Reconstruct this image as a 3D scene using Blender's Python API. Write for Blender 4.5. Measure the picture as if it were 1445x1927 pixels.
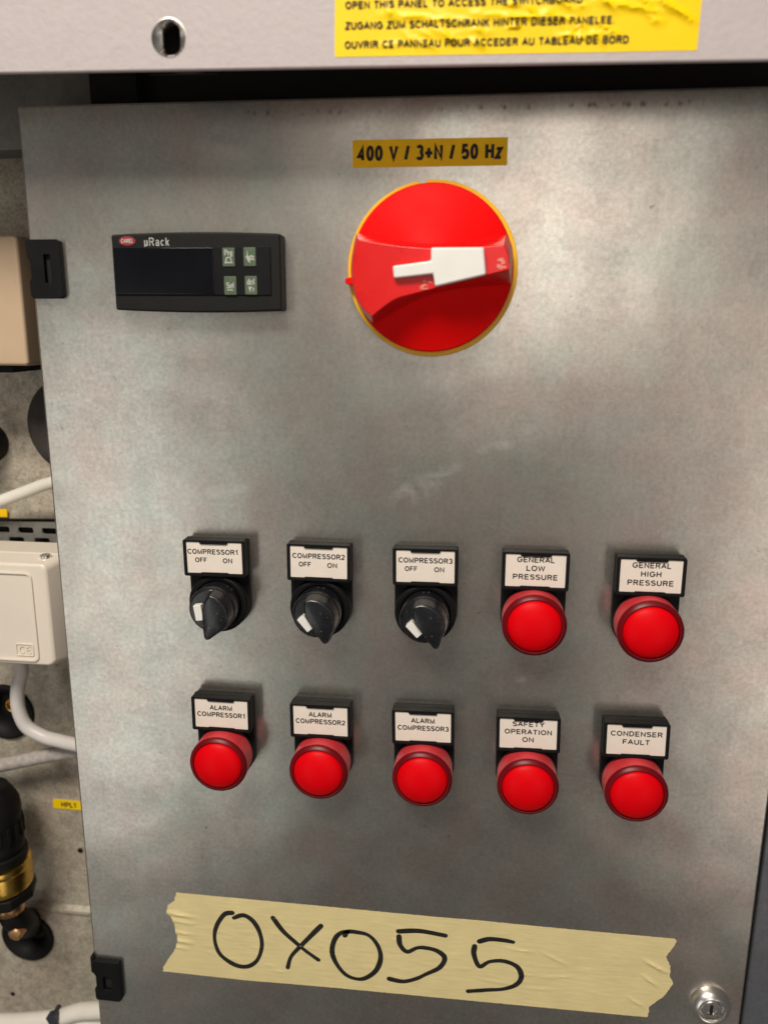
import bpy, bmesh, math, random
from mathutils import Vector, Matrix, noise
from mathutils.geometry import delaunay_2d_cdt

for o in list(bpy.data.objects):
    bpy.data.objects.remove(o)
S = bpy.context.scene
C = S.collection
MM = 0.001
R = math.radians
rnd = random.Random(7)

# ------------------------------------------------------------------ camera
# Panel frame: X right, Z up, the door's face is y = 0, the viewer is on the -Y side.
cd = bpy.data.cameras.new('camera')
cam = bpy.data.objects.new('camera', cd)
C.objects.link(cam)
Rr = (0.9930176, -0.0060309, 0.1178120)      # right
Rd = (0.0327039, 0.9736210, -0.2258153)      # down
Rf = (-0.1133424, 0.2280915, 0.9670201)      # forward      (X right, Y down, Z into the door)
def cv(v): return Vector((v[0], v[2], -v[1]))
m = Matrix.Identity(4)
for i, (v, s) in enumerate(((Rr, 1), (Rd, -1), (Rf, -1))):
    c = cv(v) * s
    for k in range(3): m[k][i] = c[k]
m.translation = Vector((21.677, -359.352, 107.852)) * MM
cam.matrix_world = m
cd.sensor_fit = 'VERTICAL'; cd.sensor_height = 24; cd.sensor_width = 18
cd.lens = 24 * 1500 / 1927
cd.clip_start = 0.01; cd.clip_end = 50
cd.dof.use_dof = True; cd.dof.focus_distance = 0.392; cd.dof.aperture_fstop = 4.6
S.camera = cam

# ------------------------------------------------------------------ light
W = bpy.data.worlds.new('World'); S.world = W; W.use_nodes = True
W.node_tree.nodes['Background'].inputs[0].default_value = (1.0, .95, .88, 1)
W.node_tree.nodes['Background'].inputs[1].default_value = 0.075
def area(name, loc, target, sx, sy, power, col):
    l = bpy.data.lights.new(name, 'AREA'); l.shape = 'RECTANGLE'; l.size = sx; l.size_y = sy
    l.energy = power; l.color = col
    o = bpy.data.objects.new(name, l); C.objects.link(o); o.location = loc
    d = Vector(target) - Vector(loc); o.rotation_euler = d.to_track_quat('-Z', 'Y').to_euler()
    return o
area('ceiling_lamp', (-0.22, -0.84, 0.98), (0, 0, 0), 0.55, 0.30, 18.5, (1, .93, .83))
area('added_far_light', (0.18, -2.0, 0.42), (0, 0, .1), 0.60, 0.75, 3.4, (1, .92, .84))  # added light behind the viewer, its reflection brightens the door's upper middle
area('added_side_light', (-1.15, -2.0, -0.70), (-.1, 0, -.05), 0.55, 1.7, 4.9, (1, 1, .95))  # added light, its reflection makes the bright band on the door's left
area('added_low_light', (1.05, -2.0, -0.60), (.1, 0, -.05), 0.50, 1.7, 4.6, (1, .87, .80))  # added light, lays a warm reflection on the right of the door
S.view_settings.view_transform = 'Standard'
S.view_settings.look = 'None'
S.view_settings.exposure = 0.0
S.view_settings.gamma = 1.0
S.render.engine = 'CYCLES'

# ------------------------------------------------------------------ materials
def newmat(name):
    m = bpy.data.materials.new(name); m.use_nodes = True
    return m, m.node_tree.nodes, m.node_tree.links, m.node_tree.nodes['Principled BSDF']
def setp(b, **k):
    for a, v in k.items(): b.inputs[a.replace('_', ' ')].default_value = v
def plastic(name, col, rough=.4, var=.08, scale=120, bump=.0, bscale=600, metal=0., coat=0., sss=0., spec=.5, dust=0.):
    """base colour with slight mottling, roughness break-up and optional fine relief"""
    m, N, L, b = newmat(name)
    tc = N.new('ShaderNodeTexCoord')
    n = N.new('ShaderNodeTexNoise'); n.inputs['Scale'].default_value = scale; n.inputs['Detail'].default_value = 4
    L.new(tc.outputs['Object'], n.inputs['Vector'])
    r = N.new('ShaderNodeValToRGB')
    r.color_ramp.elements[0].position = .3; r.color_ramp.elements[1].position = .7
    r.color_ramp.elements[0].color = tuple(c * (1 - var) for c in col) + (1,)
    r.color_ramp.elements[1].color = tuple(min(1, c * (1 + var)) for c in col) + (1,)
    L.new(n.outputs['Fac'], r.inputs[0]); bc = r.outputs[0]
    if dust:
        dn = N.new('ShaderNodeTexNoise'); dn.inputs['Scale'].default_value = 520; dn.inputs['Detail'].default_value = 1
        L.new(tc.outputs['Object'], dn.inputs['Vector'])
        dr = N.new('ShaderNodeMapRange'); dr.inputs[1].default_value = .70; dr.inputs[2].default_value = .76; dr.inputs[4].default_value = dust
        L.new(dn.outputs['Fac'], dr.inputs[0])
        dm = N.new('ShaderNodeMix'); dm.data_type = 'RGBA'; L.new(dr.outputs[0], dm.inputs[0]); L.new(bc, dm.inputs[6]); dm.inputs[7].default_value = (.42, .40, .37, 1)
        bc = dm.outputs[2]
    L.new(bc, b.inputs['Base Color'])
    mr = N.new('ShaderNodeMapRange'); mr.inputs[3].default_value = rough * .85; mr.inputs[4].default_value = min(1, rough * 1.2)
    L.new(n.outputs['Fac'], mr.inputs[0]); L.new(mr.outputs[0], b.inputs['Roughness'])
    setp(b, Metallic=metal); b.inputs['Coat Weight'].default_value = coat
    b.inputs['Specular IOR Level'].default_value = spec
    if sss:
        b.inputs['Subsurface Weight'].default_value = sss; b.inputs['Subsurface Scale'].default_value = .004
        b.inputs['Subsurface Radius'].default_value = (1, .15, .1)
    if bump:
        n2 = N.new('ShaderNodeTexNoise'); n2.inputs['Scale'].default_value = bscale; n2.inputs['Detail'].default_value = 3
        L.new(tc.outputs['Object'], n2.inputs['Vector'])
        bp = N.new('ShaderNodeBump'); bp.inputs['Strength'].default_value = bump; bp.inputs['Distance'].default_value = .0004
        L.new(n2.outputs['Fac'], bp.inputs['Height']); L.new(bp.outputs[0], b.inputs['Normal'])
    return m

def galvanised(name, dark, light, rough, metal, spangle, big, tint=.5, smudge=False, mixw=(.10, .52, .38)):
    m, N, L, b = newmat(name)
    tc = N.new('ShaderNodeTexCoord')
    v = N.new('ShaderNodeTexVoronoi'); v.inputs['Scale'].default_value = spangle
    wn = N.new('ShaderNodeTexNoise'); wn.inputs['Scale'].default_value = spangle * .9; wn.inputs['Detail'].default_value = 4
    L.new(tc.outputs['Object'], wn.inputs['Vector'])
    mix = N.new('ShaderNodeVectorMath'); mix.operation = 'MULTIPLY_ADD'
    mix.inputs[1].default_value = (.008,) * 3
    L.new(wn.outputs['Color'], mix.inputs[0]); L.new(tc.outputs['Object'], mix.inputs[2])
    L.new(mix.outputs[0], v.inputs['Vector'])
    sep = N.new('ShaderNodeSeparateColor'); L.new(v.outputs['Color'], sep.inputs[0])
    n = N.new('ShaderNodeTexNoise'); n.inputs['Scale'].default_value = big; n.inputs['Detail'].default_value = 6; n.inputs['Roughness'].default_value = .62
    L.new(tc.outputs['Object'], n.inputs['Vector'])
    f = N.new('ShaderNodeTexNoise'); f.inputs['Scale'].default_value = spangle * 2.5; f.inputs['Detail'].default_value = 5; f.inputs['Roughness'].default_value = .7
    L.new(tc.outputs['Object'], f.inputs['Vector'])
    def mth(op, a, bb):
        q = N.new('ShaderNodeMath'); q.operation = op
        for i, x in enumerate((a, bb)):
            if isinstance(x, (int, float)): q.inputs[i].default_value = x
            else: L.new(x, q.inputs[i])
        return q.outputs[0]
    s = mth('ADD', mth('MULTIPLY', sep.outputs[0], mixw[0]), mth('ADD', mth('MULTIPLY', n.outputs['Fac'], mixw[1]), mth('MULTIPLY', f.outputs['Fac'], mixw[2])))
    ramp = N.new('ShaderNodeValToRGB')
    ramp.color_ramp.elements[0].position = .30; ramp.color_ramp.elements[0].color = dark + (1,)
    ramp.color_ramp.elements[1].position = .70; ramp.color_ramp.elements[1].color = light + (1,)
    L.new(s, ramp.inputs[0])
    # faint pink / green patches of the zinc
    t = N.new('ShaderNodeTexNoise'); t.inputs['Scale'].default_value = 34; t.inputs['Detail'].default_value = 5
    L.new(tc.outputs['Object'], t.inputs['Vector'])
    tr = N.new('ShaderNodeValToRGB')
    tr.color_ramp.elements[0].position = .32; tr.color_ramp.elements[0].color = (.93, 1, .97, 1)
    tr.color_ramp.elements[1].position = .68; tr.color_ramp.elements[1].color = (1, .90, .87, 1)
    L.new(t.outputs['Fac'], tr.inputs[0])
    mx = N.new('ShaderNodeMix'); mx.data_type = 'RGBA'; mx.blend_type = 'MULTIPLY'; mx.inputs[0].default_value = tint
    L.new(ramp.outputs[0], mx.inputs[6]); L.new(tr.outputs[0], mx.inputs[7])
    col = mx.outputs[2]
    # small dark specks
    sp = N.new('ShaderNodeTexNoise'); sp.inputs['Scale'].default_value = 260; sp.inputs['Detail'].default_value = 2
    L.new(tc.outputs['Object'], sp.inputs['Vector'])
    spr = N.new('ShaderNodeValToRGB')
    spr.color_ramp.elements[0].position = .22; spr.color_ramp.elements[0].color = (.55, .53, .5, 1)
    spr.color_ramp.elements[1].position = .30; spr.color_ramp.elements[1].color = (1, 1, 1, 1)
    L.new(sp.outputs['Fac'], spr.inputs[0])
    m2 = N.new('ShaderNodeMix'); m2.data_type = 'RGBA'; m2.blend_type = 'MULTIPLY'; m2.inputs[0].default_value = .8
    L.new(col, m2.inputs[6]); L.new(spr.outputs[0], m2.inputs[7]); col = m2.outputs[2]
    rr = N.new('ShaderNodeMapRange'); rr.inputs[1].default_value = .3; rr.inputs[2].default_value = .7
    rr.inputs[3].default_value = rough * 1.06; rr.inputs[4].default_value = rough * .94
    L.new(s, rr.inputs[0]); ro = rr.outputs[0]
    if smudge:   # pale dry wipe marks where somebody rubbed the sheet
        sepx = N.new('ShaderNodeSeparateXYZ'); L.new(tc.outputs['Object'], sepx.inputs[0])
        wv = N.new('ShaderNodeTexNoise'); wv.inputs['Scale'].default_value = 55; wv.inputs['Detail'].default_value = 6; wv.inputs['Roughness'].default_value = .75; wv.inputs['Distortion'].default_value = 1.2
        L.new(tc.outputs['Object'], wv.inputs['Vector'])
        tot = None
        for cx, cz, ang, lx, lz in ((.003, .041, 22, .015, .0045), (-.005, .034, 30, .017, .007), (-.137, .036, -8, .022, .006), (-.10, .03, 12, .02, .004), (.047, -.056, 25, .006, .003), (.03, .055, 15, .010, .003)):
            ca, sa = math.cos(R(ang)), math.sin(R(ang))
            dx = mth('SUBTRACT', sepx.outputs[0], cx); dz = mth('SUBTRACT', sepx.outputs[2], cz)
            u = mth('DIVIDE', mth('ADD', mth('MULTIPLY', dx, ca), mth('MULTIPLY', dz, sa)), lx)
            w = mth('DIVIDE', mth('SUBTRACT', mth('MULTIPLY', dz, ca), mth('MULTIPLY', dx, sa)), lz)
            g = mth('SUBTRACT', 1.0, mth('ADD', mth('MULTIPLY', u, u), mth('MULTIPLY', w, w)))
            g = mth('MAXIMUM', g, 0.0)
            tot = g if tot is None else mth('MAXIMUM', tot, g)
        k = N.new('ShaderNodeMapRange'); k.inputs[1].default_value = .42; k.inputs[2].default_value = .64; L.new(wv.outputs['Fac'], k.inputs[0])
        fac = mth('MULTIPLY', mth('MULTIPLY', tot, k.outputs[0]), .30)
        m3 = N.new('ShaderNodeMix'); m3.data_type = 'RGBA'; L.new(fac, m3.inputs[0]); L.new(col, m3.inputs[6]); m3.inputs[7].default_value = (.95, .94, .90, 1)
        col = m3.outputs[2]
        m5 = N.new('ShaderNodeMix'); m5.data_type = 'FLOAT'; L.new(fac, m5.inputs[0]); L.new(ro, m5.inputs[2]); m5.inputs[3].default_value = .6
        ro = m5.outputs[0]
        # a row of tiny stains just under the door's upper edge
        st = N.new('ShaderNodeTexNoise'); st.inputs['Scale'].default_value = 1; st.inputs['Detail'].default_value = 3
        mp = N.new('ShaderNodeMapping'); mp.inputs['Scale'].default_value = (330, 1, 150); L.new(tc.outputs['Object'], mp.inputs[0]); L.new(mp.outputs[0], st.inputs['Vector'])
        sk = N.new('ShaderNodeMapRange'); sk.inputs[1].default_value = .53; sk.inputs[2].default_value = .64; L.new(st.outputs['Fac'], sk.inputs[0])
        za = mth('ABSOLUTE', mth('SUBTRACT', sepx.outputs[2], .1952), 0); zb = mth('MAXIMUM', mth('SUBTRACT', 1.0, mth('DIVIDE', za, .0017)), 0.0)
        xa = mth('ABSOLUTE', mth('SUBTRACT', sepx.outputs[0], .014), 0); xb = mth('LESS_THAN', xa, .094)
        sf = mth('MULTIPLY', mth('MULTIPLY', mth('MULTIPLY', zb, xb), sk.outputs[0]), .8)
        m4 = N.new('ShaderNodeMix'); m4.data_type = 'RGBA'; L.new(sf, m4.inputs[0]); L.new(col, m4.inputs[6]); m4.inputs[7].default_value = (.08, .07, .06, 1)
        col = m4.outputs[2]
    L.new(col, b.inputs['Base Color']); L.new(ro, b.inputs['Roughness'])
    setp(b, Metallic=metal)
    bp = N.new('ShaderNodeBump'); bp.inputs['Strength'].default_value = .10; bp.inputs['Distance'].default_value = .0005
    L.new(n.outputs['Fac'], bp.inputs['Height'])
    if smudge:   # the thin sheet is not quite flat
        wb = N.new('ShaderNodeTexNoise'); wb.inputs['Scale'].default_value = 11; wb.inputs['Detail'].default_value = 2
        L.new(tc.outputs['Object'], wb.inputs['Vector'])
        b2 = N.new('ShaderNodeBump'); b2.inputs['Strength'].default_value = 1.0; b2.inputs['Distance'].default_value = .0018
        L.new(wb.outputs['Fac'], b2.inputs['Height']); L.new(b2.outputs[0], bp.inputs['Normal'])
    L.new(bp.outputs[0], b.inputs['Normal'])
    return m

def crepe(name, col):
    m, N, L, b = newmat(name)
    tc = N.new('ShaderNodeTexCoord')
    mp = N.new('ShaderNodeMapping'); mp.inputs['Scale'].default_value = (90, 1, 620)
    L.new(tc.outputs['Object'], mp.inputs[0])
    n = N.new('ShaderNodeTexNoise'); n.inputs['Scale'].default_value = 1; n.inputs['Detail'].default_value = 5
    L.new(mp.outputs[0], n.inputs['Vector'])
    n2 = N.new('ShaderNodeTexNoise'); n2.inputs['Scale'].default_value = 60; n2.inputs['Detail'].default_value = 4
    L.new(tc.outputs['Object'], n2.inputs['Vector'])
    r = N.new('ShaderNodeValToRGB')
    r.color_ramp.elements[0].position = .3; r.color_ramp.elements[1].position = .72
    r.color_ramp.elements[0].color = tuple(c * .92 for c in col) + (1,); r.color_ramp.elements[1].color = tuple(min(1, c * 1.1) for c in col) + (1,)
    ad = N.new('ShaderNodeMath'); ad.operation = 'MULTIPLY_ADD'; ad.inputs[1].default_value = .5
    L.new(n.outputs['Fac'], ad.inputs[0])
    hf = N.new('ShaderNodeMath'); hf.operation = 'MULTIPLY'; hf.inputs[1].default_value = .5; L.new(n2.outputs['Fac'], hf.inputs[0]); L.new(hf.outputs[0], ad.inputs[2])
    L.new(ad.outputs[0], r.inputs[0]); L.new(r.outputs[0], b.inputs['Base Color'])
    setp(b, Roughness=.55)
    bp = N.new('ShaderNodeBump'); bp.inputs['Strength'].default_value = .35; bp.inputs['Distance'].default_value = .0004
    L.new(n.outputs['Fac'], bp.inputs['Height']); L.new(bp.outputs[0], b.inputs['Normal'])
    return m

M = {}
M['door'] = galvanised('galvanised_door', (.40, .380, .345), (.74, .705, .650), .30, .94, 190, 24, .85, True, (.06, .42, .52))
M['rear'] = galvanised('galvanised_rear', (.23, .198, .155), (.69, .61, .49), .55, .25, 230, 130, .5, False, (.12, .30, .58))
M['zincdark'] = galvanised('zinc_frame', (.16, .17, .19), (.26, .27, .30), .45, .8, 200, 30, .3)
M['railgrey'] = galvanised('grey_frame', (.13, .125, .115), (.24, .235, .215), .6, .2, 200, 30, .3)
M['cover'] = plastic('powder_coat', (.47, .415, .412), .6, .03, 200, .55, 420)
M['black'] = plastic('black_plastic', (.006, .006, .0065), .5, .2, 90, .15, 900, spec=.16)
M['blackgloss'] = plastic('black_window', (.004, .004, .006), .12, .2, 60)
M['charcoal'] = plastic('charcoal_housing', (.009, .0085, .008), .55, .12, 120, .3, 1500, spec=.2)
M['unlitdark'] = plastic('dark_interior', (.012, .009, .007), .8, .3, 40)  # darkness of unlit gaps and hollows put into a near-black colour
M['deepblack'] = plastic('black_foam_and_recess', (.004, .004, .004), .9, .2, 60)  # black of the foam seal, shared by recess floors, keyway and slot backing
M['knob'] = plastic('black_knob', (.009, .009, .011), .26, .3, 160, .15, 700, spec=.6, dust=.3)
M['white'] = plastic('white_plastic', (.80, .78, .73), .38, .03, 100)
M['cream'] = plastic('cream_label', (.80, .71, .62), .5, .03, 150)
M['ink'] = plastic('ink', (.010, .009, .009), .7, .2, 300)
M['pen'] = plastic('marker_ink', (.012, .010, .010), .5, .35, 260)
M['redgrip'] = plastic('red_grip', (.70, .006, .006), .28, .05, 120, .08, 900, spec=.45)
M['red'] = plastic('red_dial', (.80, .002, .002), .55, .03, 90, .05, 900, spec=.10)
M['lens'] = plastic('red_lens', (.72, .0003, .004), .42, .04, 60, spec=.10)
M['lensside'] = plastic('red_frosted', (.62, .04, .05), .42, .12, 130, .2, 700)
M['lensrim_shade'] = plastic('red_rim_shaded', (.15, .003, .007), .35, .15, 90, spec=.25)  # same red plastic as the lens side, its shade put into a darker colour
M['yellow'] = plastic('yellow_ring', (.92, .50, .004), .4, .05, 90)
M['sticker'] = plastic('yellow_vinyl', (.92, .62, .0005), .38, .02, 60, spec=.3)
M['amber'] = plastic('amber_label', (.95, .58, .006), .55, .05, 150, spec=.2)
M['tape'] = crepe('masking_tape', (.74, .62, .31))
M['green'] = plastic('green_key', (.070, .11, .058), .5, .15, 300)
M['print'] = plastic('white_print', (.40, .40, .37), .5, .1, 400)
M['badge'] = plastic('red_badge', (.28, .02, .02), .5, .1, 400)
M['chrome'] = plastic('chrome', (.90, .87, .82), .30, .03, 60, metal=1)
M['steel'] = plastic('steel', (.78, .75, .71), .26, .1, 200, metal=1)
M['tan'] = plastic('tan_plastic', (.52, .38, .25), .45, .03, 80)
M['box'] = plastic('ivory_plastic', (.74, .66, .56), .38, .02, 60)
M['cable'] = plastic('grey_cable', (.62, .58, .55), .40, .05, 80)
M['cablewhite'] = plastic('white_cable', (.76, .72, .64), .38, .04, 80)
M['hose'] = plastic('clear_hose', (.42, .38, .35), .22, .18, 300, coat=.5)
M['brass'] = plastic('brass', (.72, .46, .10), .28, .15, 150, .2, 500, metal=1)
M['copper'] = plastic('copper', (.62, .34, .16), .35, .15, 150, metal=1)
M['rubber'] = plastic('black_rubber', (.007, .0065, .006), .55, .2, 100, spec=.2)
M['tie'] = plastic('cable_tie', (.03, .033, .042), .4, .2, 100)
M['roundgrey'] = plastic('dark_round', (.060, .052, .046), .7, .2, 90, spec=.2)
M['worn'] = plastic('worn_print', (.72, .30, .22), .6, .2, 500)

# ------------------------------------------------------------------ helpers  (mm: x right, z up, h out of the door towards the viewer)
def V(x, z, h): return Vector((x * MM, -h * MM, z * MM))
def link(name, me, mat, parent=None):
    o = bpy.data.objects.new(name, me); C.objects.link(o)
    if mat is not None: me.materials.append(mat)
    if parent is not None: o.parent = parent
    return o
def thing(name, label, cat, x=0, z=0, h=0, rot=0, group=None):
    o = bpy.data.objects.new(name, None); C.objects.link(o)
    o.empty_display_size = .01
    o.location = V(x, z, h); o.rotation_euler = (0, -R(rot), 0)
    o['label'] = label; o['category'] = cat
    if group: o['group'] = group
    return o
def smooth(me, ang=35):
    for p in me.polygons: p.use_smooth = True
    me.set_sharp_from_angle(angle=R(ang))
def finish(bm, name, mat, parent, bevel=0, seg=2, sm=True):
    bmesh.ops.recalc_face_normals(bm, faces=bm.faces)
    me = bpy.data.meshes.new(name); bm.to_mesh(me); bm.free()
    o = link(name, me, mat, parent)
    if bevel:
        b = o.modifiers.new('bevel', 'BEVEL'); b.width = bevel * MM; b.segments = seg; b.limit_method = 'ANGLE'; b.angle_limit = R(40)
        b.harden_normals = True
        for p in me.polygons: p.use_smooth = True
        me.set_sharp_from_angle(angle=R(40))
    elif sm: smooth(me)
    return o
def add_prism(bm, outline, h0, h1, inset=0, top=None):
    t = top if top else outline
    a = [bm.verts.new(V(x, z, h0)) for x, z in outline]
    b = [bm.verts.new(V(x, z, h1)) for x, z in t]
    n = len(a)
    bm.faces.new(a); bm.faces.new(b)
    for i in range(n): bm.faces.new((a[i], a[(i + 1) % n], b[(i + 1) % n], b[i]))
def add_holed(bm, outline, holes, h0, h1):
    loops = [outline] + holes
    pts, edges = [], []
    for lp in loops:
        s = len(pts); pts += [Vector(p) for p in lp]
        edges += [(s + i, s + (i + 1) % len(lp)) for i in range(len(lp))]
    vo, eo, fo, _, _, _ = delaunay_2d_cdt(pts, edges, [], 0, 1e-6)
    def inside(p, poly):
        r = False
        for i in range(len(poly)):
            (x1, y1), (x2, y2) = poly[i], poly[i - 1]
            if (y1 > p[1]) != (y2 > p[1]) and p[0] < (x2 - x1) * (p[1] - y1) / (y2 - y1) + x1: r = not r
        return r
    A = [bm.verts.new(V(p[0], p[1], h0)) for p in vo]; B = [bm.verts.new(V(p[0], p[1], h1)) for p in vo]
    cnt = {}
    for f in fo:
        c = sum((vo[i] for i in f), Vector((0, 0))) / len(f)
        if not inside(c, outline) or any(inside(c, h) for h in holes): continue
        bm.faces.new([A[i] for i in f]); bm.faces.new([B[i] for i in f])
        for i in range(len(f)):
            e = (f[i], f[(i + 1) % len(f)]); k = tuple(sorted(e)); cnt.setdefault(k, []).append(e)
    for k, es in cnt.items():
        if len(es) == 1:
            i, j = es[0]; bm.faces.new((A[i], A[j], B[j], B[i]))
def rect(x0, x1, z0, z1): return [(x0, z0), (x1, z0), (x1, z1), (x0, z1)]
def rrect(x0, x1, z0, z1, r, n=4):
    out = []
    for cx, cz, a0 in ((x1 - r, z0 + r, -90), (x1 - r, z1 - r, 0), (x0 + r, z1 - r, 90), (x0 + r, z0 + r, 180)):
        for i in range(n + 1):
            a = R(a0 + 90 * i / n); out.append((cx + r * math.cos(a), cz + r * math.sin(a)))
    return out
def circ(cx, cz, r, n=40, rz=None): return [(cx + r * math.cos(2 * math.pi * i / n), cz + (rz or r) * math.sin(2 * math.pi * i / n)) for i in range(n)]
def add_lathe(bm, prof, cx=0, cz=0, n=56, axis='h', base=(0, 0, 0)):
    """prof: (radius, height) pairs turned round the viewer's axis (h) or an upright one (z)"""
    rings = []
    for r, hh in prof:
        if r < 1e-4:
            rings.append([bm.verts.new(V(cx, cz, hh) if axis == 'h' else V(base[0], base[1] + hh, base[2]))]); continue
        ring = []
        for i in range(n):
            a = 2 * math.pi * i / n
            ring.append(bm.verts.new(V(cx + r * math.cos(a), cz + r * math.sin(a), hh) if axis == 'h' else V(base[0] + r * math.cos(a), base[1] + hh, base[2] + r * math.sin(a))))
        rings.append(ring)
    for A, B in zip(rings, rings[1:]):
        for i in range(n):
            j = (i + 1) % n
            if len(A) == 1 and len(B) == 1: continue
            if len(A) == 1: bm.faces.new((A[0], B[j], B[i]))
            elif len(B) == 1: bm.faces.new((A[i], A[j], B[0]))
            else: bm.faces.new((A[i], A[j], B[j], B[i]))
    return rings
def catmull(pts, n=8, closed=False):
    P = [Vector(p) for p in pts]; out = []
    for i in range(len(P) - 1):
        p0 = P[max(0, i - 1)]; p1 = P[i]; p2 = P[i + 1]; p3 = P[min(len(P) - 1, i + 2)]
        for k in range(n):
            t = k / n
            out.append(.5 * (2 * p1 + (p2 - p0) * t + (2 * p0 - 5 * p1 + 4 * p2 - p3) * t * t + (3 * p1 - p0 - 3 * p2 + p3) * t ** 3))
    out.append(P[-1]); return out
def add_tube(bm, pts, r, n=16, cap=True):
    """pts: (x, z, h) mm"""
    P = [V(*p) for p in catmull(pts, 8)]
    prev = None; rings = []
    up = Vector((.1, 1, .05)).normalized()
    for i, p in enumerate(P):
        t = (P[min(i + 1, len(P) - 1)] - P[max(i - 1, 0)]).normalized()
        a = t.cross(up).normalized() if prev is None else (prev - t * prev.dot(t)).normalized()
        prev = a; b = t.cross(a)
        rings.append([bm.verts.new(p + (a * math.cos(2 * math.pi * k / n) + b * math.sin(2 * math.pi * k / n)) * r * MM) for k in range(n)])
    for A, B in zip(rings, rings[1:]):
        for k in range(n): bm.faces.new((A[k], A[(k + 1) % n], B[(k + 1) % n], B[k]))
    if cap: bm.faces.new(rings[0]); bm.faces.new(rings[-1])
def sheet(outline, step, hfun, thick=.12):
    """a thin flexible sheet: outline filled with a fine grid, height hfun(x, z)"""
    xs = [p[0] for p in outline]; zs = [p[1] for p in outline]
    pts = [Vector(p) for p in outline]; n0 = len(pts)
    def inside(p):
        r = False
        for i in range(n0):
            (x1, y1), (x2, y2) = outline[i], outline[i - 1]
            if (y1 > p[1]) != (y2 > p[1]) and p[0] < (x2 - x1) * (p[1] - y1) / (y2 - y1) + x1: r = not r
        return r
    x = min(xs) + step * .5
    while x < max(xs):
        z = min(zs) + step * .5
        while z < max(zs):
            if inside((x, z)): pts.append(Vector((x + rnd.uniform(-.1, .1) * step, z + rnd.uniform(-.1, .1) * step)))
            z += step
        x += step
    vo, eo, fo, _, _, _ = delaunay_2d_cdt(pts, [(i, (i + 1) % n0) for i in range(n0)], [], 1, 1e-6)
    bm = bmesh.new()
    A = [bm.verts.new(V(p[0], p[1], hfun(p[0], p[1]))) for p in vo]
    cnt = {}
    for f in fo:
        bm.faces.new([A[i] for i in f])
        for i in range(len(f)):
            e = (f[i], f[(i + 1) % len(f)]); cnt.setdefault(tuple(sorted(e)), []).append(e)
    B = {}
    for es in cnt.values():
        if len(es) == 1:
            i, j = es[0]
            for q in (i, j):
                if q not in B: B[q] = bm.verts.new(A[q].co + Vector((0, thick * MM, 0)))
            bm.faces.new((A[i], A[j], B[j], B[i]))
    return bm
def dense(outline, step):
    out = []
    for i in range(len(outline)):
        a = Vector(outline[i]); b = Vector(outline[(i + 1) % len(outline)])
        n = max(1, int((b - a).length / step))
        out += [tuple(a.lerp(b, k / n)) for k in range(n)]
    return out
def arc(cx, cy, rx, ry, a0, a1, n=9): return [(cx + rx * math.cos(R(a0 + (a1 - a0) * i / n)), cy + ry * math.sin(R(a0 + (a1 - a0) * i / n))) for i in range(n + 1)]
SS = arc(.33, .745, .27, .2, 25, 270, 10) + arc(.33, .275, .29, .23, 90, -155, 10)
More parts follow.
